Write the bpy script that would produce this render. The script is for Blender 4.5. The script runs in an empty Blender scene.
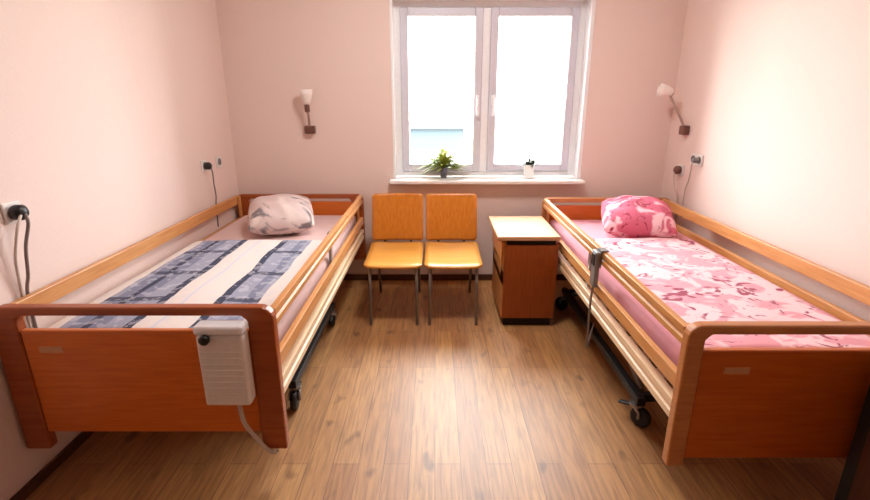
import bpy, bmesh, math, random
from mathutils import Vector, Matrix, noise
random.seed(7)
C = bpy.context.scene.collection
PI = math.pi

# ------------------------------------------------------------------ materials
def lin(r, g, b):
    f = lambda c: (c/255/12.92) if c/255 <= .04045 else ((c/255+.055)/1.055)**2.4
    return (f(r), f(g), f(b), 1)

def mat(name, col=(.8, .8, .8, 1), rough=.5, metal=0, spec=.5, bump=0, bscale=60):
    m = bpy.data.materials.new(name); m.use_nodes = True
    nt = m.node_tree; b = nt.nodes['Principled BSDF']
    b.inputs['Base Color'].default_value = col
    b.inputs['Roughness'].default_value = rough
    b.inputs['Metallic'].default_value = metal
    b.inputs['Specular IOR Level'].default_value = spec
    tc = nt.nodes.new('ShaderNodeTexCoord'); nz = nt.nodes.new('ShaderNodeTexNoise')
    nz.inputs['Scale'].default_value = bscale
    nt.links.new(tc.outputs['Object'], nz.inputs['Vector'])
    mx = nt.nodes.new('ShaderNodeMixRGB'); mx.blend_type = 'MULTIPLY'
    mx.inputs[1].default_value = col; mx.inputs[0].default_value = .12
    nt.links.new(nz.outputs['Fac'], mx.inputs[2]); nt.links.new(mx.outputs[0], b.inputs['Base Color'])
    if bump:
        bp = nt.nodes.new('ShaderNodeBump'); bp.inputs['Strength'].default_value = bump; bp.inputs['Distance'].default_value = .01
        nt.links.new(nz.outputs['Fac'], bp.inputs['Height']); nt.links.new(bp.outputs[0], b.inputs['Normal'])
    return m

def wood(name, c1, c2, axis='X', rough=.35, scale=6, stretch=12):
    m = bpy.data.materials.new(name); m.use_nodes = True
    nt = m.node_tree; b = nt.nodes['Principled BSDF']; L = nt.links.new
    tc = nt.nodes.new('ShaderNodeTexCoord'); mp = nt.nodes.new('ShaderNodeMapping')
    s = [stretch, stretch, stretch]; s['XYZ'.index(axis)] = 1
    mp.inputs['Scale'].default_value = s
    nz = nt.nodes.new('ShaderNodeTexNoise'); nz.inputs['Scale'].default_value = scale; nz.inputs['Detail'].default_value = 5
    cr = nt.nodes.new('ShaderNodeValToRGB')
    cr.color_ramp.elements[0].position = .3; cr.color_ramp.elements[0].color = c1
    cr.color_ramp.elements[1].position = .7; cr.color_ramp.elements[1].color = c2
    L(tc.outputs['Object'], mp.inputs[0]); L(mp.outputs[0], nz.inputs['Vector']); L(nz.outputs['Fac'], cr.inputs[0])
    L(cr.outputs[0], b.inputs['Base Color']); b.inputs['Roughness'].default_value = rough
    return m

def nodes_of(name):
    m = bpy.data.materials.new(name); m.use_nodes = True
    return m, m.node_tree, m.node_tree.nodes['Principled BSDF'], m.node_tree.links.new

def mathn(nt, op, a, b=None):
    n = nt.nodes.new('ShaderNodeMath'); n.operation = op
    for i, v in enumerate((a, b)):
        if v is None: continue
        if isinstance(v, (int, float)): n.inputs[i].default_value = v
        else: nt.links.new(v, n.inputs[i])
    return n.outputs[0]

def mix(nt, fac, a, b, mode='MIX'):
    n = nt.nodes.new('ShaderNodeMixRGB'); n.blend_type = mode
    for i, v in enumerate((fac, a, b)):
        if isinstance(v, (int, float)): n.inputs[i].default_value = v
        elif isinstance(v, tuple): n.inputs[i].default_value = v
        else: nt.links.new(v, n.inputs[i])
    return n.outputs[0]

def floor_mat():
    m, nt, b, L = nodes_of('laminate planks')
    tc = nt.nodes.new('ShaderNodeTexCoord'); mp = nt.nodes.new('ShaderNodeMapping')
    mp.inputs['Rotation'].default_value = (0, 0, PI/2)
    br = nt.nodes.new('ShaderNodeTexBrick'); br.offset = .37
    br.inputs['Scale'].default_value = 1; br.inputs['Brick Width'].default_value = 1.25; br.inputs['Row Height'].default_value = .11
    br.inputs['Mortar Size'].default_value = .0018; br.inputs['Bias'].default_value = 0
    br.inputs['Color1'].default_value = lin(196, 146, 88); br.inputs['Color2'].default_value = lin(174, 122, 72)
    br.inputs['Mortar'].default_value = lin(140, 94, 58)
    L(tc.outputs['Object'], mp.inputs[0]); L(mp.outputs[0], br.inputs['Vector'])
    mp2 = nt.nodes.new('ShaderNodeMapping'); mp2.inputs['Scale'].default_value = (22, 1.5, 1)
    nz = nt.nodes.new('ShaderNodeTexNoise'); nz.inputs['Scale'].default_value = 3; nz.inputs['Detail'].default_value = 7; nz.inputs['Distortion'].default_value = .6
    L(tc.outputs['Object'], mp2.inputs[0]); L(mp2.outputs[0], nz.inputs['Vector'])
    cr = nt.nodes.new('ShaderNodeValToRGB')
    cr.color_ramp.elements[0].position = .33; cr.color_ramp.elements[0].color = (.5, .43, .36, 1)
    cr.color_ramp.elements[1].position = .62; cr.color_ramp.elements[1].color = (1, 1, 1, 1)
    L(nz.outputs['Fac'], cr.inputs[0])
    # knots
    vo = nt.nodes.new('ShaderNodeTexNoise'); vo.inputs['Scale'].default_value = 9
    mp3 = nt.nodes.new('ShaderNodeMapping'); mp3.inputs['Scale'].default_value = (1, .55, 1)
    L(tc.outputs['Object'], mp3.inputs[0]); L(mp3.outputs[0], vo.inputs['Vector'])
    cr2 = nt.nodes.new('ShaderNodeValToRGB')
    cr2.color_ramp.elements[0].position = .27; cr2.color_ramp.elements[0].color = (.35, .28, .22, 1)
    cr2.color_ramp.elements[1].position = .36; cr2.color_ramp.elements[1].color = (1, 1, 1, 1)
    L(vo.outputs['Fac'], cr2.inputs[0])
    c = mix(nt, .75, br.outputs['Color'], cr.outputs[0], 'MULTIPLY')
    c = mix(nt, .8, c, cr2.outputs[0], 'MULTIPLY')
    L(c, b.inputs['Base Color']); b.inputs['Roughness'].default_value = .47; b.inputs['Specular IOR Level'].default_value = 1.0
    bp = nt.nodes.new('ShaderNodeBump'); bp.inputs['Strength'].default_value = .12; bp.inputs['Distance'].default_value = .004
    L(nz.outputs['Fac'], bp.inputs['Height']); L(bp.outputs[0], b.inputs['Normal'])
    return m

def plaid_mat():
    # pale quilt cover with slate-blue stripes of blocks running along the bed
    m, nt, b, L = nodes_of('slate striped cotton')
    tc = nt.nodes.new('ShaderNodeTexCoord'); sp = nt.nodes.new('ShaderNodeSeparateXYZ')
    L(tc.outputs['Object'], sp.inputs[0])
    wob = nt.nodes.new('ShaderNodeTexNoise'); wob.inputs['Scale'].default_value = 3
    L(tc.outputs['Object'], wob.inputs['Vector'])
    x = mathn(nt, 'ADD', sp.outputs['X'], mathn(nt, 'MULTIPLY', mathn(nt, 'SUBTRACT', wob.outputs['Fac'], .5), .05))
    x = mathn(nt, 'ADD', x, .5)
    cr = nt.nodes.new('ShaderNodeValToRGB'); r = cr.color_ramp; r.interpolation = 'CONSTANT'
    W = lin(222, 212, 206); D = lin(52, 56, 78); G = lin(120, 124, 146); G2 = lin(150, 152, 170); P = lin(206, 204, 214)
    stops = [(0, W), (.14, G2), (.17, G), (.22, D), (.25, G), (.30, G2), (.385, D), (.425, W), (.50, P), (.515, W), (.635, D), (.67, G2), (.75, G), (.79, G2), (.82, W)]
    r.elements[0].position = 0; r.elements[0].color = stops[0][1]
    r.elements[1].position = stops[1][0]; r.elements[1].color = stops[1][1]
    for p, c in stops[2:]:
        e = r.elements.new(p); e.color = c
    L(x, cr.inputs[0])
    y = mathn(nt, 'FRACT', mathn(nt, 'MULTIPLY', sp.outputs['Y'], 2.9))
    line = mathn(nt, 'LESS_THAN', y, .13)
    inA = mathn(nt, 'MULTIPLY', mathn(nt, 'GREATER_THAN', x, .14), mathn(nt, 'LESS_THAN', x, .425))
    inB = mathn(nt, 'MULTIPLY', mathn(nt, 'GREATER_THAN', x, .635), mathn(nt, 'LESS_THAN', x, .82))
    ins = mathn(nt, 'ADD', inA, inB)
    c = mix(nt, mathn(nt, 'MULTIPLY', mathn(nt, 'MULTIPLY', line, ins), .85), cr.outputs[0], D)
    nz = nt.nodes.new('ShaderNodeTexNoise'); nz.inputs['Scale'].default_value = 22; nz.inputs['Detail'].default_value = 4
    L(tc.outputs['Object'], nz.inputs['Vector'])
    c2 = mix(nt, mathn(nt, 'MULTIPLY', mathn(nt, 'GREATER_THAN', nz.outputs['Fac'], .56), .35), c, P)
    L(c2, b.inputs['Base Color']); b.inputs['Roughness'].default_value = .9
    return m

def floral_mat(name, base, white, dark, scale, th_w=.52, th_d=.6, soft=.05):
    m, nt, b, L = nodes_of(name)
    tc = nt.nodes.new('ShaderNodeTexCoord')
    n1 = nt.nodes.new('ShaderNodeTexNoise'); n1.inputs['Scale'].default_value = scale; n1.inputs['Detail'].default_value = 2; n1.inputs['Distortion'].default_value = 1.2
    mp = nt.nodes.new('ShaderNodeMapping'); mp.inputs['Location'].default_value = (3.1, 7.7, 1.3)
    n2 = nt.nodes.new('ShaderNodeTexNoise'); n2.inputs['Scale'].default_value = scale*1.6; n2.inputs['Detail'].default_value = 2; n2.inputs['Distortion'].default_value = 2.0
    L(tc.outputs['Object'], n1.inputs['Vector']); L(tc.outputs['Object'], mp.inputs[0]); L(mp.outputs[0], n2.inputs['Vector'])
    def step(src, th, w=soft):
        r = nt.nodes.new('ShaderNodeMapRange'); r.inputs[1].default_value = th; r.inputs[2].default_value = th+w
        L(src, r.inputs[0]); return r.outputs[0]
    c = mix(nt, step(n1.outputs['Fac'], th_w), base, white)
    c = mix(nt, step(n2.outputs['Fac'], th_d), c, dark)
    L(c, b.inputs['Base Color']); b.inputs['Roughness'].default_value = .9
    return m

def glass_mat():
    m = bpy.data.materials.new('window glass'); m.use_nodes = True
    nt = m.node_tree; nt.nodes.remove(nt.nodes['Principled BSDF'])
    tr = nt.nodes.new('ShaderNodeBsdfTransparent'); tr.inputs[0].default_value = (.97, .985, .98, 1)
    gl = nt.nodes.new('ShaderNodeBsdfGlossy'); gl.inputs['Roughness'].default_value = .02
    fr = nt.nodes.new('ShaderNodeFresnel'); fr.inputs[0].default_value = 1.15
    mx = nt.nodes.new('ShaderNodeMixShader')
    nt.links.new(fr.outputs[0], mx.inputs[0]); nt.links.new(tr.outputs[0], mx.inputs[1]); nt.links.new(gl.outputs[0], mx.inputs[2])
    nt.links.new(mx.outputs[0], nt.nodes['Material Output'].inputs[0])
    return m

M = dict(
    wall=mat('pink wall paint', lin(238, 217, 208), .85, bump=.05, bscale=180, spec=.2),
    dimwall=mat('darkened unseen wall', lin(104, 78, 66), .85, bump=.05, bscale=180),  # unseen wall behind the camera, darkened to cut bounced light
    ceiling=mat('ceiling paint', lin(245, 238, 232), .9),
    floor=floor_mat(),
    skirt=wood('dark skirting', lin(70, 38, 24), lin(92, 54, 34), 'X'),
    frame_w=mat('white window profile', lin(246, 246, 248), .3),
    sash_w=mat('grey-white sash profile', lin(214, 212, 222), .35),
    sill=mat('white sill', lin(245, 242, 238), .3),
    glass=glass_mat(),
    beech=wood('beech beam', lin(194, 132, 74), lin(212, 154, 96), 'Y'),
    boardframe=wood('footboard red beech', lin(146, 66, 24), lin(166, 84, 34), 'X'),
    boardframe_lit=wood('footboard window-lit beech', lin(178, 112, 62), lin(198, 132, 78), 'X'),  # paler copy of the frame beech, window light put into the colour
    panel=wood('cherry panel', lin(200, 98, 22), lin(216, 116, 36), 'X', rough=.3),
    panel_r=wood('darker cherry panel', lin(184, 88, 18), lin(200, 102, 28), 'X', rough=.3),
    chassis=wood('pale bed frame', lin(222, 190, 150), lin(234, 206, 170), 'Y'),
    steel=mat('grey steel', lin(160, 156, 152), .35, .6),
    darksteel=mat('dark steel', lin(48, 46, 46), .45, .5),
    rubber=mat('black rubber', lin(26, 26, 28), .6),
    black=mat('black plastic', lin(24, 22, 24), .4),
    greyplastic=mat('grey plastic', lin(126, 122, 120), .45),
    whiteplastic=mat('white plastic', lin(236, 230, 224), .35),
    lidplastic=mat('pale lid plastic', lin(246, 246, 250), .2),
    sheet=mat('pale pink sheet', lin(226, 196, 192), .9, bump=.15, bscale=14),
    pinksheet=mat('pink sheet', lin(226, 160, 172), .9, bump=.15, bscale=14),
    plaid=plaid_mat(),
    floral=floral_mat('pink leaf print', lin(226, 158, 170), lin(238, 202, 207), lin(160, 76, 98), 6, .45, .585, .07),
    floral_p=floral_mat('crimson flower print', lin(202, 96, 120), lin(232, 186, 194), lin(146, 40, 66), 7, .48, .58, .10),
    greypillow=floral_mat('grey blurred print', lin(214, 194, 190), lin(232, 218, 212), lin(132, 122, 126), 3.2, .47, .54, .12),
    ply=wood('orange plywood', lin(196, 116, 34), lin(212, 134, 48), 'Z', rough=.3),
    plyseat=wood('seat plywood', lin(212, 146, 58), lin(224, 164, 76), 'X', rough=.28),
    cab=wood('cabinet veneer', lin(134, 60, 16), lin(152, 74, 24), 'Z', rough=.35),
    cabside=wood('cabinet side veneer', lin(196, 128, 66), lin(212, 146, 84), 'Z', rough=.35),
    cabtop=wood('pale beech top', lin(190, 140, 98), lin(202, 156, 114), 'X', rough=.6),
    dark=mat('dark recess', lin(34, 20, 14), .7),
    darkwood=wood('dark brown veneer', lin(74, 34, 18), lin(92, 46, 26), 'Z', rough=.5),
    cable=mat('grey cable', lin(134, 118, 112), .5),
    palecable=mat('pale cable', lin(206, 190, 178), .45),
    leaf=mat('leaf green', lin(158, 172, 72), .5, bscale=8),
    petal=mat('pale yellow petal', lin(214, 206, 120), .6),
    darkleaf=mat('dark leaf', lin(66, 72, 58), .55),
    soil=mat('soil', lin(50, 36, 28), .9, bump=.5),
    pot=mat('grey pot', lin(92, 90, 100), .4),
    whitepot=mat('white pot', lin(244, 244, 242), .3),
    shade=mat('white lamp shade', lin(246, 236, 230), .4),
    bracket=mat('brown bracket', lin(112, 72, 60), .45),
    lamparm=mat('satin lamp arm', lin(176, 150, 140), .4, .3),
    chrome=mat('chrome tube', lin(140, 132, 126), .3, .8),
    sticker=mat('pale sticker', lin(206, 150, 104), .5),
    blue=mat('blue house paint', lin(62, 72, 78), .8),
    roofm=mat('grey roof', lin(70, 84, 94), .8),
    ground=mat('outdoor paving', lin(150, 150, 140), .9),
    fillglass=mat('added fill lamp glow', lin(250, 250, 248), .4),
)
_e = M['fillglass'].node_tree.nodes['Principled BSDF']
_e.inputs['Emission Color'].default_value = (1, .98, .97, 1); _e.inputs['Emission Strength'].default_value = 26  # glow of the added ceiling fill, sets the room's light level

# ------------------------------------------------------------------ mesh helpers
def add_box(bm, x0, x1, y0, y1, z0, z1, bev=0, seg=2):
    t = bmesh.new()
    vs = [t.verts.new((x, y, z)) for x in (x0, x1) for y in (y0, y1) for z in (z0, z1)]
    for f in ((0, 1, 3, 2), (4, 6, 7, 5), (0, 4, 5, 1), (2, 3, 7, 6), (0, 2, 6, 4), (1, 5, 7, 3)):
        t.faces.new([vs[i] for i in f])
    if bev: bmesh.ops.bevel(t, geom=t.edges[:], offset=bev, segments=seg, affect='EDGES', profile=.5)
    merge(bm, t); return bm

def merge(bm, t):
    me = bpy.data.meshes.new('tmp'); t.to_mesh(me); t.free(); bm.from_mesh(me); bpy.data.meshes.remove(me)

def box(*a, **k): return add_box(bmesh.new(), *a, **k)

def add_tube(bm, pts, r, n=10, cap=True, radii=None):
    pts = [Vector(p) for p in pts]; rings = []
    up = None
    for i, p in enumerate(pts):
        d = (pts[min(i+1, len(pts)-1)] - pts[max(i-1, 0)]).normalized()
        if up is None:
            up = Vector((0, 0, 1)) if abs(d.z) < .9 else Vector((1, 0, 0))
        a = d.cross(up)
        if a.length < 1e-4: a = d.orthogonal()
        a.normalize(); b = a.cross(d).normalized(); up = b
        rr = radii[i] if radii else r
        rings.append([bm.verts.new(p + (a*math.cos(2*PI*k/n) + b*math.sin(2*PI*k/n))*rr) for k in range(n)])
    for i in range(len(rings)-1):
        for k in range(n):
            f = bm.faces.new((rings[i][k], rings[i][(k+1) % n], rings[i+1][(k+1) % n], rings[i+1][k])); f.smooth = True
    if cap:
        bm.faces.new(rings[0][::-1]); bm.faces.new(rings[-1])
    return bm

def tube(*a, **k): return add_tube(bmesh.new(), *a, **k)

def smooth_path(pts, k=6):
    P = [Vector(p) for p in pts]; out = []
    for i in range(len(P)-1):
        p0 = P[max(i-1, 0)]; p1 = P[i]; p2 = P[i+1]; p3 = P[min(i+2, len(P)-1)]
        for j in range(k):
            t = j/k
            out.append(.5*((2*p1) + (p2-p0)*t + (2*p0-5*p1+4*p2-p3)*t*t + (3*p1-p0-3*p2+p3)*t**3))
    out.append(P[-1]); return out

def add_lathe(bm, prof, c, axis=Vector((0, 0, 1)), n=24):
    axis = Vector(axis).normalized(); q = Vector((0, 0, 1)).rotation_difference(axis); c = Vector(c)
    rings = []
    for r, z in prof:
        rings.append([bm.verts.new(c + q @ Vector((r*math.cos(2*PI*k/n), r*math.sin(2*PI*k/n), z))) for k in range(n)])
    for i in range(len(rings)-1):
        for k in range(n):
            f = bm.faces.new((rings[i][k], rings[i][(k+1) % n], rings[i+1][(k+1) % n], rings[i+1][k])); f.smooth = True
    for rg, rev in ((rings[0], True), (rings[-1], False)):
        try: bm.faces.new(rg[::-1] if rev else rg)
        except Exception: pass
    return bm

def lathe(*a, **k): return add_lathe(bmesh.new(), *a, **k)

def prism(poly, plane, a0, a1, bev=0):
    """extrude a 2-D polygon; plane 'XZ' extrudes along Y, 'YZ' along X"""
    bm = bmesh.new()
    def P(u, v, a): return (u, a, v) if plane == 'XZ' else (a, u, v)
    A = [bm.verts.new(P(u, v, a0)) for u, v in poly]; B = [bm.verts.new(P(u, v, a1)) for u, v in poly]
    bm.faces.new(A); bm.faces.new(B[::-1])
    n = len(poly)
    for i in range(n): bm.faces.new((A[i], B[i], B[(i+1) % n], A[(i+1) % n]))
    bmesh.ops.recalc_face_normals(bm, faces=bm.faces[:])
    if bev: bmesh.ops.bevel(bm, geom=[e for e in bm.edges if e.calc_face_angle(0) > .6], offset=bev, segments=2, affect='EDGES', profile=.5)
    return bm

def root_of(o):
    while o.parent: o = o.parent
    return o

def obj(name, bm, m, parent=None, origin=None):
    bmesh.ops.recalc_face_normals(bm, faces=bm.faces[:])
    off = root_of(parent).location if parent else (Vector(origin) if origin is not None else None)
    if off is None:
        xs = [v.co for v in bm.verts]
        off = Vector(((min(v.x for v in xs)+max(v.x for v in xs))/2, (min(v.y for v in xs)+max(v.y for v in xs))/2, min(v.z for v in xs)))
    bmesh.ops.translate(bm, verts=bm.verts[:], vec=-Vector(off))
    me = bpy.data.meshes.new(name); bm.to_mesh(me); bm.free(); me.materials.append(m)
    o = bpy.data.objects.new(name, me); C.objects.link(o)
    if parent: o.parent = parent
    else: o.location = off
    return o

def thing(name, label, cat, loc, group=None):
    o = bpy.data.objects.new(name, None); o.empty_display_size = .05; C.objects.link(o); o.location = loc
    return tag(o, label, cat, group)

def tag(o, label, cat, group=None):
    o['label'] = label; o['category'] = cat
    if group: o['group'] = group
    return o

def struct(name, bm, m):
    o = obj(name, bm, m, origin=(0, 0, 0)); o['kind'] = 'structure'; return o

def structroot(name, loc):
    o = bpy.data.objects.new(name, None); C.objects.link(o); o.location = loc; o['kind'] = 'structure'; return o

# ------------------------------------------------------------------ the room
XL, XR, YB, YF, ZC = -1.62, 1.865, 3.94, -1.4, 2.75
WT = .22
WX0, WX1, WZ0, WZ1 = -.325, 1.165, .885, 2.225
struct('floor', box(XL-.15, XR+.15, YF-.15, YB+WT, -.1, 0), M['floor'])
struct('ceiling', box(XL-.15, XR+.15, YF-.15, YB+WT, ZC, ZC+.1), M['ceiling'])
struct('wall_left', box(XL-.15, XL, YF, YB, 0, ZC), M['wall'])
struct('wall_right', box(XR, XR+.15, YF, YB, 0, ZC), M['wall'])
struct('wall_front', box(XL-.15, XR+.15, YF-.15, YF, 0, ZC), M['dimwall'])
bm = bmesh.new()
add_box(bm, XL-.15, WX0, YB, YB+WT, 0, ZC); add_box(bm, WX1, XR+.15, YB, YB+WT, 0, ZC)
add_box(bm, WX0, WX1, YB, YB+WT, 0, WZ0-.03); add_box(bm, WX0, WX1, YB, YB+WT, WZ1, ZC)
struct('wall_back', bm, M['wall'])
bm = bmesh.new()
add_box(bm, WX0, WX0+.006, YB-.001, YB+.13, WZ0, WZ1); add_box(bm, WX1-.006, WX1, YB-.001, YB+.13, WZ0, WZ1); add_box(bm, WX0+.006, WX1-.006, YB-.001, YB+.13, WZ1-.006, WZ1)
add_box(bm, WX0-.012, WX0+.006, YB-.006, YB-.001, WZ0, WZ1+.012); add_box(bm, WX1-.006, WX1+.022, YB-.006, YB-.001, WZ0, WZ1+.012)
struct('trim_1', bm, M['frame_w'])
struct('baseboard_back', box(XL, XR, YB-.014, YB, 0, .055, bev=.003), M['skirt'])
struct('baseboard_left', box(XL, XL+.012, YF, YB-.014, 0, .05, bev=.003), M['skirt'])
struct('baseboard_right', box(XR-.012, XR, YF, YB-.014, 0, .05, bev=.003), M['skirt'])

# window
w = structroot('window_1', ((WX0+WX1)/2, YB+.16, WZ0))
fy0, fy1 = YB+.13, YB+.20
bm = bmesh.new()
for a in ((WX0, WX0+.055, fy0, fy1, WZ0, WZ1), (WX1-.055, WX1, fy0, fy1, WZ0, WZ1), (WX0+.055, WX1-.055, fy0, fy1, WZ1-.05, WZ1),
          (WX0+.055, WX1-.055, fy0, fy1, WZ0, WZ0+.045)): add_box(bm, *a, bev=.006)
obj('window_frame', bm, M['frame_w'], w)
mx0, mx1 = .372, .432
obj('mullion', box(mx0, mx1, fy0, fy1, WZ0+.045, WZ1-.05, bev=.006), M['frame_w'], w)
for s0, s1 in ((WX0+.055, mx0), (mx1, WX1-.055)):
    z0, z1 = WZ0+.045, WZ1-.05; sw = .062; sy0, sy1 = fy0-.018, fy0+.045
    bm = bmesh.new()
    for a in ((s0, s0+sw, sy0, sy1, z0, z1), (s1-sw, s1, sy0, sy1, z0, z1), (s0+sw, s1-sw, sy0, sy1, z0, z0+sw), (s0+sw, s1-sw, sy0, sy1, z1-sw, z1)):
        add_box(bm, *a, bev=.008)
    sa = obj('sash', bm, M['sash_w'], w)
    obj('pane', box(s0+sw, s1-sw, fy0+.012, fy0+.018, z0+sw, z1-sw), M['glass'], sa)
    hx = s1-.03 if s1 < .5 else s0+.03
    bm = box(hx-.014, hx+.014, sy0-.012, sy0, 1.46, 1.54, bev=.004)
    add_tube(bm, [(hx, sy0-.012, 1.5), (hx, sy0-.04, 1.5)], .009)
    add_box(bm, hx-.011, hx+.011, sy0-.052, sy0-.036, 1.38, 1.51, bev=.005)
    obj('window_handle', bm, M['frame_w'], sa)
bm = bmesh.new()
add_box(bm, WX0-.04, WX1+.035, YB-.105, YB-.0005, WZ0-.03, WZ0, bev=.008, seg=3)
add_box(bm, WX0+.001, WX1-.001, YB-.02, fy0, WZ0-.029, WZ0)
obj('sill', bm, M['sill'], w)

# outdoors seen through the panes
tag(obj('paved_yard', box(-30, 30, 4.6, 60, -.9, -.8), M['ground']), 'pale overexposed ground outside beyond the window', 'ground')['kind'] = 'structure'
hs = thing('house', 'pale blue building far outside the left window pane', 'building', (-1.1, 26, -.8))
obj('wall', box(-2.2, 1.4, 24, 28, -.8, .18), M['blue'], hs)
obj('roof', prism([(-2.4, .18), (1.6, .18), (1.3, .36), (-2.1, .36)], 'XZ', 23.7, 28.3), M['roofm'], hs)

# ------------------------------------------------------------------ beds
def arch(x0, x1, z0, zt, pw, rail, r=.05):
    pts = [(x0, z0)]
    for k in range(7):
        a = PI - k*PI/12; pts.append((x0+r+r*math.cos(a), zt-r+r*math.sin(a)))
    for k in range(7):
        a = PI/2 - k*PI/12; pts.append((x1-r+r*math.cos(a), zt-r+r*math.sin(a)))
    pts += [(x1, z0), (x1-pw, z0), (x1-pw, zt-rail-.02)]
    pts += [(x1-pw-.02, zt-rail), (x0+pw+.02, zt-rail), (x0+pw, zt-rail-.02), (x0+pw, z0)]
    return pts

def beam(xo, dirn, z0, z1, y0, y1, th=.026, groove=True):
    """rail beam; xo = outer face, dirn = +1 when inside lies towards +X"""
    h = z1-z0
    if groove:
        p = [(0, z0), (0, z0+.36*h), (.009, z0+.40*h), (.009, z0+.58*h), (0, z0+.62*h), (0, z1), (th, z1), (th, z0)]
    else:
        p = [(0, z0), (0, z1), (th, z1), (th, z0)]
    return prism([(xo+dirn*u, v) for u, v in p], 'XZ', y0, y1, bev=.003)

def castor(root, x, y, top, rot):
    d = Vector((math.cos(rot), math.sin(rot), 0)); s = Vector((-d.y, d.x, 0))
    c = Vector((x, y, .05)) - d*.03
    bm = tube([(x, y, .105), (x, y, top)], .014)
    add_tube(bm, [(x, y, .100), (x, y, .116)], .03, n=14)
    for sg in (-1, 1):
        add_tube(bm, [Vector((x, y, .104)) + s*.02*sg, c + s*.024*sg + Vector((0, 0, .03)), c + s*.024*sg], .008, n=8)
    f = obj('castor', bm, M['steel'], root)
    bm = lathe([(.001, -.016), (.036, -.016), (.046, -.013), (.05, -.006), (.05, .006), (.046, .013), (.036, .016), (.001, .016)], c, axis=s)
    obj('wheel', bm, M['rubber'], f)
    bm = box(-.03, .03, -.012, .012, -.006, .006, bev=.004)
    bmesh.ops.transform(bm, matrix=Matrix.Translation(Vector((x, y, .088)) + d*.055) @ Matrix.Rotation(rot, 4, 'Z') @ Matrix.Rotation(.25, 4, 'Y'), verts=bm.verts[:])
    obj('brake_pedal', bm, M['black'], f)

def make_bed(x0, x1, y0, y1, label, pmat, fmat, outer, pw, z0f, yh, sx):
    """outer = +1 when the room side is at x1"""
    cx = (x0+x1)/2
    b = thing('hospital_bed', label, 'bed', (cx, (y0+y1)/2, 0), 'wooden care beds')
    for nm, ya, yb, z0, zt in (('footboard', y0, y0+.042, z0f, .795), ('headboard', y1-.042, y1, .22, .775)):
        f = obj(nm, prism(arch(x0, x1, z0, zt, pw, .034), 'XZ', ya, yb, bev=.007), fmat, b)
        bm = box(x0+pw, x1-pw, ya+.008, yb-.008, .265, .70 if nm == 'footboard' else .715, bev=.005)
        obj('panel', bm, pmat, f)
        if nm == 'footboard':
            obj('sticker', box(x0+sx, x0+sx+.085, ya+.0055, ya+.009, .612, .636), M['sticker'], f)
    ya, yb = y0+.042, y1-.042
    for xo, d in ((x0+.004, 1), (x1-(.054 if outer == -1 else .004), -1)):
        obj('side_rail', beam(xo, d, .705, .772, ya, yb), M['beech'], b)
        zl = .04 if outer == -1 and d == -1 else 0
        obj('side_rail', beam(xo, d, .535+zl, .59+zl, ya, yb, groove=False), M['beech'], b)
        obj('bed_frame_beam', beam(xo, d, .41, .488, ya, yb, th=.034), M['chassis'], b)
        wallside = (d == 1) == (outer == 1)
        for yy in ((ya+.03, yb-.03) if wallside else (ya+.03, (ya+yb)/2, yb-.03)):
            obj('rail_post', box(min(xo+d*.027, xo+d*.043), max(xo+d*.027, xo+d*.043), yy-.018, yy+.018, .43, .765, bev=.003), M['steel'] if abs(yy-(ya+yb)/2) < .01 else M['beech'], b)
    for k in range(5):
        y = ya + .06 + k*(yb-ya-.12)/4
        obj('crossbar', box(x0+.047, x1-.047, y-.02, y+.02, .42, .455), M['darksteel'], b)
        bm = bmesh.new()
    for k in range(16):
        y = ya + .07 + k*(yb-ya-.14)/15
        add_box(bm, x0+.05, x1-.05, y-.035, y+.035, .456, .468)
    obj('slat_deck', bm, M['chassis'], b)
    # lower chassis and lift arms
    lx0, lx1, ly0, ly1 = x0+.13, x1-.13, y0+.56, y1-yh
    bm = bmesh.new()
    for x in (lx0, lx1): add_box(bm, x-.02, x+.02, ly0-.05, ly1+.05, .128, .168, bev=.004)
    for y in (ly0, ly1): add_box(bm, lx0, lx1, y-.02, y+.02, .13, .166, bev=.004)
    obj('chassis', bm, M['darksteel'], b)
    for x in (lx0+.04, lx1-.04):
        for ya2, yb2 in ((ly0+.05, ly0+.65), (ly1-.05, ly1-.65)):
            obj('lift_arm', tube([(x, ya2, .15), (x, yb2, .435)], .016), M['steel'], b)
    obj('lift_motor', tube([(cx, ly0+.25, .19), (cx, ly0+.75, .36)], .035, n=14), M['greyplastic'], b)
    obj('motor_housing', box(cx-.06, cx+.06, ly0+.12, ly0+.30, .169, .27, bev=.012), M['black'], b)
    for x in (lx0, lx1):
        for y in (ly0, ly1):
            castor(b, x, y, .13, (1.9 if y == ly0 else -1.2) + (.4 if x == lx0 else -.3))
    return b

LB = (-1.603, -.58, 1.575, 3.87)
RB = (.835, 1.835, 1.43, 3.715)
make_bed(*LB, 'wooden care bed along the left wall with slate striped quilt', M['panel'], M['boardframe'], 1, .095, .19, .85, .15)
make_bed(*RB, 'wooden care bed along the right wall with pink leaf patterned quilt', M['panel_r'], M['boardframe_lit'], -1, .06, .235, .42, .145)

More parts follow.
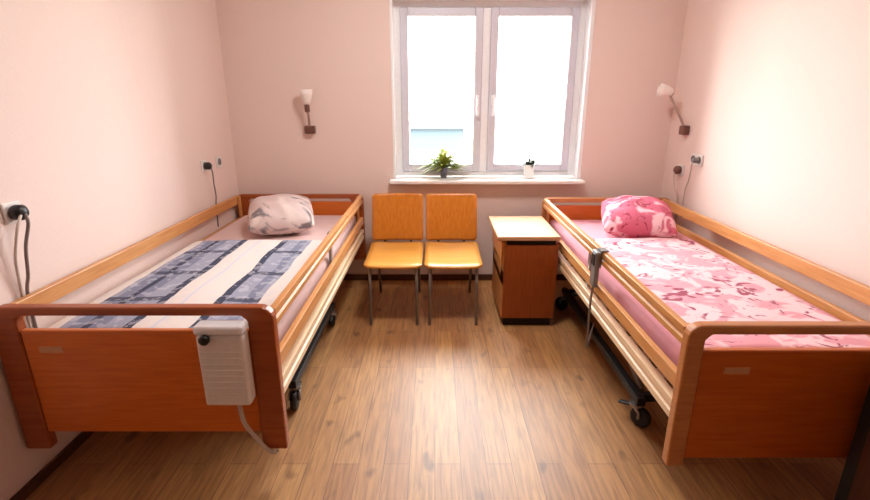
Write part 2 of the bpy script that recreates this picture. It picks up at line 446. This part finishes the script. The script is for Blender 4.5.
def cushion_slab(x0, x1, y0, y1, z0, z1, nx, ny, amp, seed, r=.04, crown=.012, droop=0):
    """closed soft slab: wavy top, rounded sides, flat underside"""
    bm = bmesh.new(); V = {}
    for i in range(nx+1):
        for j in range(ny+1):
            x = x0+(x1-x0)*i/nx; y = y0+(y1-y0)*j/ny
            d = min(x-x0, x1-x, y-y0, y1-y)
            e = min(d/r, 1); rise = math.sqrt(max(0, 1-(1-e)**2))
            n = noise.noise(Vector((x*3.1+seed, y*2.3, seed)))*1.0 + noise.noise(Vector((x*8+seed, y*5, 2*seed)))*.45
            z = z0 + (z1-z0)*(.35+.65*rise) + amp*n*rise + crown*math.sin(PI*i/nx)
            V[i, j] = bm.verts.new((x, y, z))
    for i in range(nx):
        for j in range(ny):
            f = bm.faces.new((V[i, j], V[i+1, j], V[i+1, j+1], V[i, j+1])); f.smooth = True
    ring = [(i, 0) for i in range(nx)] + [(nx, j) for j in range(ny)] + [(i, ny) for i in range(nx, 0, -1)] + [(0, j) for j in range(ny, 0, -1)]
    low = [bm.verts.new((V[k].co.x, V[k].co.y, z0)) for k in ring]
    for k in range(len(ring)):
        f = bm.faces.new((V[ring[k]], low[k], low[(k+1) % len(ring)], V[ring[(k+1) % len(ring)]])); f.smooth = True
    bm.faces.new(low[::-1])
    return bm

def mattress(B, m, label):
    x0, x1, y0, y1 = B
    o = obj('mattress', box(x0+.055, x1-.055, y0+.055, y1-.055, .469, .614, bev=.028, seg=4), m)
    for p in o.data.polygons: p.use_smooth = True
    return tag(o, label, 'mattress', 'sheeted mattresses')

mattress(LB, M['sheet'], 'pale sheeted mattress on left bed under striped quilt')
mattress((RB[0], RB[1]-.047, RB[2], RB[3]), M['pinksheet'], 'pink sheeted mattress on right bed under leaf patterned quilt')

o = obj('quilt', cushion_slab(LB[0]+.075, LB[1]-.075, LB[2]+.07, 2.93, .6155, .655, 44, 60, .010, 1.3), M['plaid'])
tag(o, 'white quilt with slate blue stripes spread over left bed', 'quilt')
o = obj('quilt', cushion_slab(RB[0]+.105, RB[1]-.185, RB[2]+.07, 2.98, .6155, .655, 44, 60, .011, 4.7), M['floral'])
tag(o, 'pale pink quilt with mauve leaf print spread over right bed', 'quilt')

def pillow(c, w, l, t, tilt, m, label, rz=0, seed=0):
    bm = bmesh.new(); n = 28; S = {}
    for side in (1, -1):
        for i in range(n+1):
            for j in range(n+1):
                u = -1+2*i/n; v = -1+2*j/n
                if side == -1 and (i in (0, n) or j in (0, n)): S[side, i, j] = S[1, i, j]; continue
                h = ((1-abs(u)**2.6)*(1-abs(v)**2.6))**.5
                px = u*(1-.07*(1-abs(v))**0*abs(v)**2*.0 - .06*(v*v)*(u*u) + 0)
                bulge = 1 - .06*(1-abs(v))*0
                x = w/2*u*(1-.05*(1-v*v)*abs(u)**6*-1)*bulge; y = l/2*v*(1+.05*(1-u*u))
                z = side*t/2*h + .016*noise.noise(Vector((u*2.3+seed, v*2.3, side+seed)))*h**.5
                S[side, i, j] = bm.verts.new((x, y, z))
        for i in range(n):
            for j in range(n):
                q = [S[side, i, j], S[side, i+1, j], S[side, i+1, j+1], S[side, i, j+1]]
                f = bm.faces.new(q if side == 1 else q[::-1]); f.smooth = True
    mw = Matrix.Translation(c) @ Matrix.Rotation(rz, 4, 'Z') @ Matrix.Rotation(tilt, 4, 'X')
    bmesh.ops.transform(bm, matrix=mw, verts=bm.verts[:])
    zmin = min(v.co.z for v in bm.verts)
    bmesh.ops.translate(bm, verts=bm.verts[:], vec=(0, 0, .615-zmin))
    o = obj('pillow', bm, m); return tag(o, label, 'pillow')

pillow((-1.085, 3.32, .7), .42, .46, .20, R if (R := math.radians(13)) else 0, M['greypillow'], 'white pillow with blurred grey print at head of left bed', .30, 2)
pillow((1.375, 3.2, .7), .44, .46, .21, R, M['floral_p'], 'crimson and pink flowered pillow at head of right bed', -.27, 5)

# control unit hung on the left footboard
yb_ = LB[2] - .001
cu = thing('control_box', 'white plastic control box hung on the left bed footboard', 'control box', (-.755, yb_-.03, .43))
bm = box(-.838, -.672, yb_-.062, yb_, .43, .715, bev=.012, seg=3)
obj('housing', bm, M['whiteplastic'], cu)
bm = bmesh.new()
for k in range(8): add_box(bm, -.825, -.685, yb_-.0655, yb_-.061, .48+k*.024, .486+k*.024)
obj('ribs', bm, M['whiteplastic'], cu)
bm = box(-.842, -.668, yb_-.066, yb_, .716, .752, bev=.012, seg=3)
obj('lid', bm, M['lidplastic'], cu)
obj('hook', box(-.80, -.71, yb_+.0002, yb_+.012, .7005, .74, bev=.002), M['whiteplastic'], cu)
bm = lathe([(.018, 0), (.018, .014), (.013, .02), (.001, .02)], (-.80, yb_-.066, .705), axis=(0, -1, 0), n=18)
obj('knob', bm, M['black'], cu)
obj('cable', tube(smooth_path([(-.73, yb_-.03, .431), (-.722, yb_-.028, .34), (-.70, yb_-.02, .28), (-.665, yb_-.011, .215), (-.635, yb_-.009, .185), (-.615, yb_-.009, .192)]), .0085), M['palecable'], cu)

# hand control clipped over the outer rail of the right bed
hx = RB[0] - .001
hc = thing('hand_control', 'grey hand control with black keypad clipped on right bed rail', 'remote control', (hx, 2.32, .62))
obj('clip', prism([(hx-.004, .69), (hx-.004, .782), (hx+.034, .782), (hx+.034, .775), (hx+.0015, .775), (hx+.0015, .69)], 'XZ', 2.29, 2.35), M['greyplastic'], hc)
obj('housing', box(hx-.03, hx-.005, 2.285, 2.355, .585, .775, bev=.008, seg=3), M['greyplastic'], hc)
obj('keypad', box(hx-.034, hx-.0295, 2.296, 2.344, .70, .762, bev=.002), M['black'], hc)
obj('cord', tube(smooth_path([(hx-.018, 2.32, .586), (hx-.02, 2.33, .48), (hx-.012, 2.34, .33), (hx+.0, 2.38, .2), (hx+.05, 2.5, .17), (hx+.11, 2.6, .235)]), .006), M['cable'], hc)

# ------------------------------------------------------------------ chairs
def sheet(rows, th):
    """rows of points -> thick sheet (offset along the local normal)"""
    bm = bmesh.new(); nr, nc = len(rows), len(rows[0])
    P = [[Vector(p) for p in r] for r in rows]; T = []
    for i in range(nr):
        tr = []
        for j in range(nc):
            a = P[min(i+1, nr-1)][j]-P[max(i-1, 0)][j]; b = P[i][min(j+1, nc-1)]-P[i][max(j-1, 0)]
            tr.append(P[i][j] + a.cross(b).normalized()*th)
        T.append(tr)
    A = [[bm.verts.new(p) for p in r] for r in P]; B = [[bm.verts.new(p) for p in r] for r in T]
    for i in range(nr-1):
        for j in range(nc-1):
            f = bm.faces.new((A[i][j], A[i][j+1], A[i+1][j+1], A[i+1][j])); f.smooth = True
            f = bm.faces.new((B[i][j], B[i+1][j], B[i+1][j+1], B[i][j+1])); f.smooth = True
    for i in range(nr-1):
        bm.faces.new((A[i][0], A[i+1][0], B[i+1][0], B[i][0])); bm.faces.new((A[i][-1], B[i][-1], B[i+1][-1], A[i+1][-1]))
    for j in range(nc-1):
        bm.faces.new((A[0][j], B[0][j], B[0][j+1], A[0][j+1])); bm.faces.new((A[-1][j], A[-1][j+1], B[-1][j+1], B[-1][j]))
    return bm

def rounded_w(s, w, r=.03, L=.4):
    """half-width taper so that the four corners of a sheet come out rounded (s = 0..L along it)"""
    d = min(s, L-s)
    return w if d >= r else w - r + math.sqrt(max(0, r*r-(r-d)**2))

def make_chair(cx, label):
    t = thing('chair', label, 'chair', (cx, 3.3, 0), 'orange plywood chairs below the window')
    yf, yr = 3.05, 3.53
    hw = .197
    rows = []; N = 18
    for i in range(N+1):
        q = i/N; y = yf+(yr-yf)*q; s = q*(yr-yf)
        z = .437 + .012*math.sin(PI*q)*-1 + .028*q - (.012*(1-q/.12)**2 if q < .12 else 0)
        W = rounded_w(s, hw, .03, yr-yf)
        rows.append([(cx+W*(2*j/10-1), y, z+.006*(abs(2*j/10-1))**2) for j in range(11)])
    obj('seat', sheet(rows, .012), M['plyseat'], t)
    rows = []
    for i in range(N+1):
        q = i/N; z = .472 + (.818-.472)*q; y = 3.548 + .08*q + .01*q*q
        W = rounded_w(q*.346, hw-.002, .018, .346)
        rows.append([(cx+W*(2*j/10-1), y + .02*(1-(2*j/10-1)**2), z) for j in range(11)])
    obj('backrest', sheet(rows, .011), M['ply'], t)
    fx = .158
    bm = bmesh.new()
    for s in (-1, 1): add_tube(bm, [(cx+s*fx, 3.08, .414), (cx+s*fx, 3.56, .436)], .011)
    for y, z in ((3.12, .414), (3.5, .433)): add_tube(bm, [(cx-fx, y, z), (cx+fx, y, z)], .009)
    obj('seat_frame', bm, M['darksteel'], t)
    for s in (-1, 1):
        obj('leg', tube([(cx+s*fx, 3.085, .415), (cx+s*(fx+.004), 3.06, .0)], .011), M['chrome'], t)
        obj('leg', tube(smooth_path([(cx+s*fx, 3.555, .435), (cx+s*fx, 3.60, .25), (cx+s*fx, 3.66, .0)]), .011), M['chrome'], t)
        obj('back_support', tube(smooth_path([(cx+s*.10, 3.5, .43), (cx+s*.10, 3.592, .47), (cx+s*.10, 3.606, .55), (cx+s*.10, 3.635, .68)]), .009), M['darksteel'], t)
make_chair(-.285, 'orange plywood chair nearest the left bed, below the window')
make_chair(.125, 'orange plywood chair beside the bedside cabinet, below the window')

# ------------------------------------------------------------------ bedside cabinet by the window
cb = thing('bedside_cabinet', 'brown wooden bedside cabinet with pale top beside the right bed', 'cabinet', (.63, 3.32, 0))
x0, x1, y0, y1 = .455, .818, 3.03, 3.60
bm = bmesh.new()
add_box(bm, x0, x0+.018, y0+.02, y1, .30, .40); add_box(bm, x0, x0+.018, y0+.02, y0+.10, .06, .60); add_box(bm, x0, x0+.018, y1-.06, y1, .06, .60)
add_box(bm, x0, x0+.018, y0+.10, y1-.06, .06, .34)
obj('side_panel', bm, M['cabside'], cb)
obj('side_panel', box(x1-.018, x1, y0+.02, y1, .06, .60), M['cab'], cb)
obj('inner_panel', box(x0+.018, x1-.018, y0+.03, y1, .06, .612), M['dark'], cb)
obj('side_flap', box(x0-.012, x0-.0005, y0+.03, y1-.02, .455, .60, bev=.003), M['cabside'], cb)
obj('door', box(x0+.004, x1-.004, y0, y0+.019, .065, .588, bev=.003), M['cab'], cb)
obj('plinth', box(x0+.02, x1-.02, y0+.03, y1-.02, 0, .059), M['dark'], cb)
obj('top', box(x0-.045, x1+.004, y0-.012, y1+.01, .622, .65, bev=.006, seg=3), M['cabtop'], cb)
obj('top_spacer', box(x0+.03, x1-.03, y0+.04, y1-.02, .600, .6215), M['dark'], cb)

# dark cabinet at the foot of the right bed (only its side shows in the corner)
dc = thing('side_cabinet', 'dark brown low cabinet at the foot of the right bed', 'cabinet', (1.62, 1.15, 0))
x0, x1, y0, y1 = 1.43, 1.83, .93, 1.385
obj('side_panel', box(x0, x0+.02, y0, y1-.045, .05, .68), M['darkwood'], dc)
obj('side_panel', box(x1-.02, x1, y0, y1-.045, .05, .68), M['darkwood'], dc)
obj('back_shade_strip', box(x0, x1, y1-.044, y1, .0, .68, bev=.003), M['black'], dc)  # black back stands in for the shade between cabinet and footboard
obj('door', box(x0+.021, x1-.021, y0, y0+.02, .055, .675, bev=.003), M['darkwood'], dc)
obj('shelf', box(x0+.021, x1-.021, y0+.021, y1-.045, .34, .36), M['darkwood'], dc)
obj('bottom', box(x0+.021, x1-.021, y0+.021, y1-.045, .05, .07), M['darkwood'], dc)
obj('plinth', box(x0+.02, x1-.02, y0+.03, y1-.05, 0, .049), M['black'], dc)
obj('top', box(x0-.008, x1+.005, y0-.012, y1+.008, .681, .70, bev=.004), M['darkwood'], dc)
obj('handle', tube([(1.46, y0-.001, .52), (1.46, y0-.025, .53), (1.46, y0-.025, .63), (1.46, y0-.001, .64)], .006), M['chrome'], dc)

# ------------------------------------------------------------------ plants on the sill
def leaf_blade(bm, base, d, L, W, droop=.3):
    d = Vector(d).normalized(); s = d.cross(Vector((0, 0, 1)))
    if s.length < .05: s = Vector((1, 0, 0))
    s.normalize(); n = s.cross(d); prev = None; K = 6
    for k in range(K+1):
        q = k/K; p = Vector(base) + d*L*q - Vector((0, 0, 1))*droop*L*q*q
        wd = W*math.sin(PI*min(.98, q*.92+.06))**.8
        row = [bm.verts.new(p - s*wd), bm.verts.new(p + n*wd*-.3), bm.verts.new(p + s*wd)]
        if prev:
            for a in range(2):
                f = bm.faces.new((prev[a], prev[a+1], row[a+1], row[a])); f.smooth = True
        prev = row

pz = WZ0 + .0005
pl = thing('potted_plant', 'bushy yellow green flowering plant in slim grey vase on the sill', 'plant', (.072, 3.985, pz))
obj('vase', lathe([(.022, 0), (.027, .004), (.030, .05), (.036, .085), (.033, .085), (.029, .06)], (.072, 3.985, pz), n=20), M['pot'], pl)
obj('soil', lathe([(.001, .068), (.029, .068), (.029, .071), (.001, .072)], (.072, 3.985, pz), n=16), M['soil'], pl)
bm = bmesh.new()
for k in range(110):
    a = random.uniform(0, 2*PI); el = random.uniform(.1, 1.2); q = random.uniform(.0, .06)
    leaf_blade(bm, (.072+random.uniform(-.02, .02), 3.985+random.uniform(-.02, .02), pz+.072+q),
               (math.cos(a)*math.cos(el), .45*math.sin(a)*math.cos(el), math.sin(el)*.75), random.uniform(.11, .23), random.uniform(.010, .019), .4)
obj('foliage', bm, M['leaf'], pl)
for k in range(22):
    bm = bmesh.new()
    a = random.uniform(0, 2*PI); r = random.uniform(.02, .16)
    c = Vector((.072+r*math.cos(a), 3.985+.4*r*math.sin(a), pz+.15+random.uniform(0, .05)))
    for j in range(6):
        b = j*PI/3; leaf_blade(bm, c, (math.cos(b), math.sin(b), .35), .022, .007, .1)
    obj('flower', bm, M['petal'], pl)

p2 = thing('potted_plant', 'tiny dark leaved plant in white pot on the right of the sill', 'plant', (.775, 3.99, pz))
obj('pot', lathe([(.032, 0), (.036, .004), (.046, .105), (.048, .11), (.044, .11), (.042, .098)], (.775, 3.99, pz), n=20), M['whitepot'], p2)
obj('soil', lathe([(.001, .1), (.042, .1), (.042, .103), (.001, .104)], (.775, 3.99, pz), n=16), M['soil'], p2)
bm = bmesh.new()
for k in range(46):
    a = random.uniform(0, 2*PI); el = random.uniform(.1, 1.3)
    leaf_blade(bm, (.775+random.uniform(-.025, .025), 3.99+random.uniform(-.02, .02), pz+.103), (math.cos(a)*math.cos(el), .7*math.sin(a)*math.cos(el), math.sin(el)), random.uniform(.05, .095), .011, .35)
obj('foliage', bm, M['darkleaf'], p2)

# ------------------------------------------------------------------ wall lamps
def shade_bm(c, axis, s=1):
    return lathe([(.012*s, -.005*s), (.022*s, 0), (.030*s, .012*s), (.042*s, .06*s), (.047*s, .10*s), (.044*s, .10*s), (.038*s, .06*s), (.026*s, .014*s), (.001, .010*s)], c, axis=axis, n=24)

l1 = thing('wall_lamp', 'reading lamp with upright white shade on back wall above left bed', 'lamp', (-.985, YB, 1.287), 'swing arm reading lamps')
obj('wall_bracket', box(-1.026, -.946, YB-.05, YB-.0005, 1.247, 1.307, bev=.008, seg=3), M['bracket'], l1)
obj('arm', tube(smooth_path([(-.985, YB-.04, 1.307), (-.98, YB-.06, 1.345), (-.978, YB-.08, 1.39), (-.98, YB-.09, 1.42)]), .010), M['lamparm'], l1)
obj('joint', lathe([(.001, 0), (.016, 0), (.02, .01), (.02, .05), (.014, .06), (.001, .06)], (-.98, YB-.09, 1.41), n=16), M['bracket'], l1)
obj('lamp_shade', shade_bm((-.98, YB-.09, 1.472), (0, 0, 1), 1.05), M['shade'], l1)

l2 = thing('wall_lamp', 'reading lamp with white shade on swing arm on right wall', 'lamp', (XR, 3.66, 1.29), 'swing arm reading lamps')
obj('wall_bracket', box(XR-.05, XR-.0005, 3.625, 3.695, 1.255, 1.32, bev=.008, seg=3), M['bracket'], l2)
obj('arm', tube(smooth_path([(XR-.04, 3.66, 1.318), (XR-.055, 3.67, 1.36), (XR-.09, 3.69, 1.43), (XR-.125, 3.71, 1.50), (XR-.14, 3.718, 1.535)]), .0085), M['lamparm'], l2)
obj('lamp_shade', shade_bm((XR-.125, 3.715, 1.553), (-1, .25, .22), 1.0), M['shade'], l2)
obj('joint', lathe([(.001, -.012), (.014, -.012), (.014, .012), (.001, .012)], (XR-.13, 3.716, 1.545), axis=(-1, .25, .22), n=14), M['lamparm'], l2)

# ------------------------------------------------------------------ sockets and cords
def socket(wall, y, z, label, w=.08, n=1):
    s = 1 if wall == 'L' else -1; X = XL if wall == 'L' else XR
    t = thing('wall_socket', label, 'socket', (X, y, z), 'white wall sockets')
    a, b = sorted((X+s*.0005, X+s*.011))
    obj('face_plate', box(a, b, y-w/2*n, y+w/2*n, z-w/2, z+w/2, bev=.004), M['whiteplastic'], t)
    for k in range(n):
        yy = y + (k-(n-1)/2)*w
        obj('socket_well', lathe([(.001, 0), (.026, 0), (.026, .004), (.022, .005), (.021, .002), (.001, .0015)], (X+s*.0105, yy, z), axis=(s, 0, 0), n=20), M['greyplastic'], t)
    return X + s*.016, s

def cord(wall, y, z, path, label, m=M['black'], r=.005, size=.021):
    X = XL if wall == 'L' else XR; s = 1 if wall == 'L' else -1
    t = thing('power_cord', label, 'cord', (X+s*.0165, y, z))
    obj('plug', lathe([(.001, 0), (size*.95, 0), (size, .004), (size, .028), (size*.6, .040), (.001, .042)], (X+s*.0165, y, z), axis=(s, 0, 0), n=18), m, t)
    obj('cable', tube(smooth_path([(X+s*.05, y, z)] + path), r, n=8), M['palecable'] if wall == 'R' else M['cable'], t)

socket('L', 1.80, 1.09, 'wall socket nearest the camera on left wall', n=1)
cord('L', 1.80, 1.09, [(XL+.065, 1.79, 1.05), (XL+.045, 1.775, .96), (XL+.03, 1.77, .85), (XL+.012, 1.765, .76), (XL+.0075, 1.765, .5)], 'black plug and grey cord at the near end of left wall', size=.03, r=.0065)
t_ = [o for o in C.objects if o.get('label', '').startswith('black plug and grey cord')][0]
obj('cable', tube(smooth_path([(XL+.05, 1.785, 1.085), (XL+.058, 1.745, 1.04), (XL+.035, 1.73, .93), (XL+.02, 1.735, .82), (XL+.012, 1.74, .74), (XL+.0075, 1.74, .5)]), .0055, n=8), M['palecable'], t_)
socket('L', 3.39, 1.06, 'wall socket with dark plug above left pillow')
cord('L', 3.39, 1.06, [(XL+.055, 3.40, 1.01), (XL+.04, 3.43, .93), (XL+.03, 3.46, .84), (XL+.012, 3.48, .76), (XL+.0065, 3.48, .6)], 'dark plug and cord dropping behind head of left bed', size=.026)
socket('L', 3.63, 1.06, 'empty wall socket nearest the back corner on left wall')
socket('R', 3.66, .995, 'lowest wall socket below lamp on right wall')
cord('R', 3.66, .995, [(XR-.055, 3.655, .95), (XR-.04, 3.64, .86), (XR-.02, 3.62, .78), (XR-.007, 3.62, .6)], 'dark plug in lowest socket below right wall lamp', m=M['bracket'], size=.03)
socket('R', 3.46, 1.095, 'wide double wall socket above the pillow of right bed', n=2)
cord('R', 3.42, 1.095, [(XR-.055, 3.425, 1.05), (XR-.035, 3.47, .95), (XR-.02, 3.53, .85), (XR-.007, 3.55, .65)], 'grey plug and cord in wide double socket on right wall', m=M['greyplastic'], size=.02)

# ------------------------------------------------------------------ added ceiling fill lamp (unseen, above the frame) and daylight
cl = thing('added_fill_lamp', 'round white fill lamp added out of view above the floor between the beds', 'lamp', (.1, 2.45, ZC-.09))
obj('lamp_base', lathe([(.001, .06), (.19, .06), (.19, .0895), (.001, .0895)], (.1, 2.45, ZC-.09), n=32), M['whiteplastic'], cl)
obj('diffuser', lathe([(.001, 0), (.09, .006), (.15, .025), (.185, .0595), (.001, .0598)], (.1, 2.45, ZC-.09), n=32), M['fillglass'], cl)

W = bpy.data.worlds.new('overcast sky'); bpy.context.scene.world = W; W.use_nodes = True
bg = W.node_tree.nodes['Background']; bg.inputs[0].default_value = (.96, .98, 1, 1); bg.inputs[1].default_value = 8.2
pt = bpy.data.lights.new('window portal', 'AREA'); pt.shape = 'RECTANGLE'; pt.size = WX1-WX0; pt.size_y = WZ1-WZ0
pt.cycles.is_portal = True
po = bpy.data.objects.new('window_portal', pt); C.objects.link(po)
po.location = ((WX0+WX1)/2, YB+WT+.02, (WZ0+WZ1)/2); po.rotation_euler = (-PI/2, 0, 0)

# ------------------------------------------------------------------ camera
cam = bpy.data.cameras.new('camera'); co = bpy.data.objects.new('camera', cam); C.objects.link(co)
cam.sensor_fit = 'HORIZONTAL'; cam.sensor_width = 36; cam.lens = 36*482/870; cam.clip_start = .02
co.location = (0, 0, 1.5); co.rotation_euler = (PI/2-math.atan(150/482), 0, 0)
sc = bpy.context.scene; sc.camera = co
sc.view_settings.view_transform = 'Standard'; sc.view_settings.look = 'None'
sc.view_settings.gamma = 1; sc.view_settings.use_curve_mapping = False
sc.view_settings.exposure = 1.78
sc.cycles.max_bounces = 10; sc.cycles.diffuse_bounces = 6; sc.cycles.transparent_max_bounces = 12
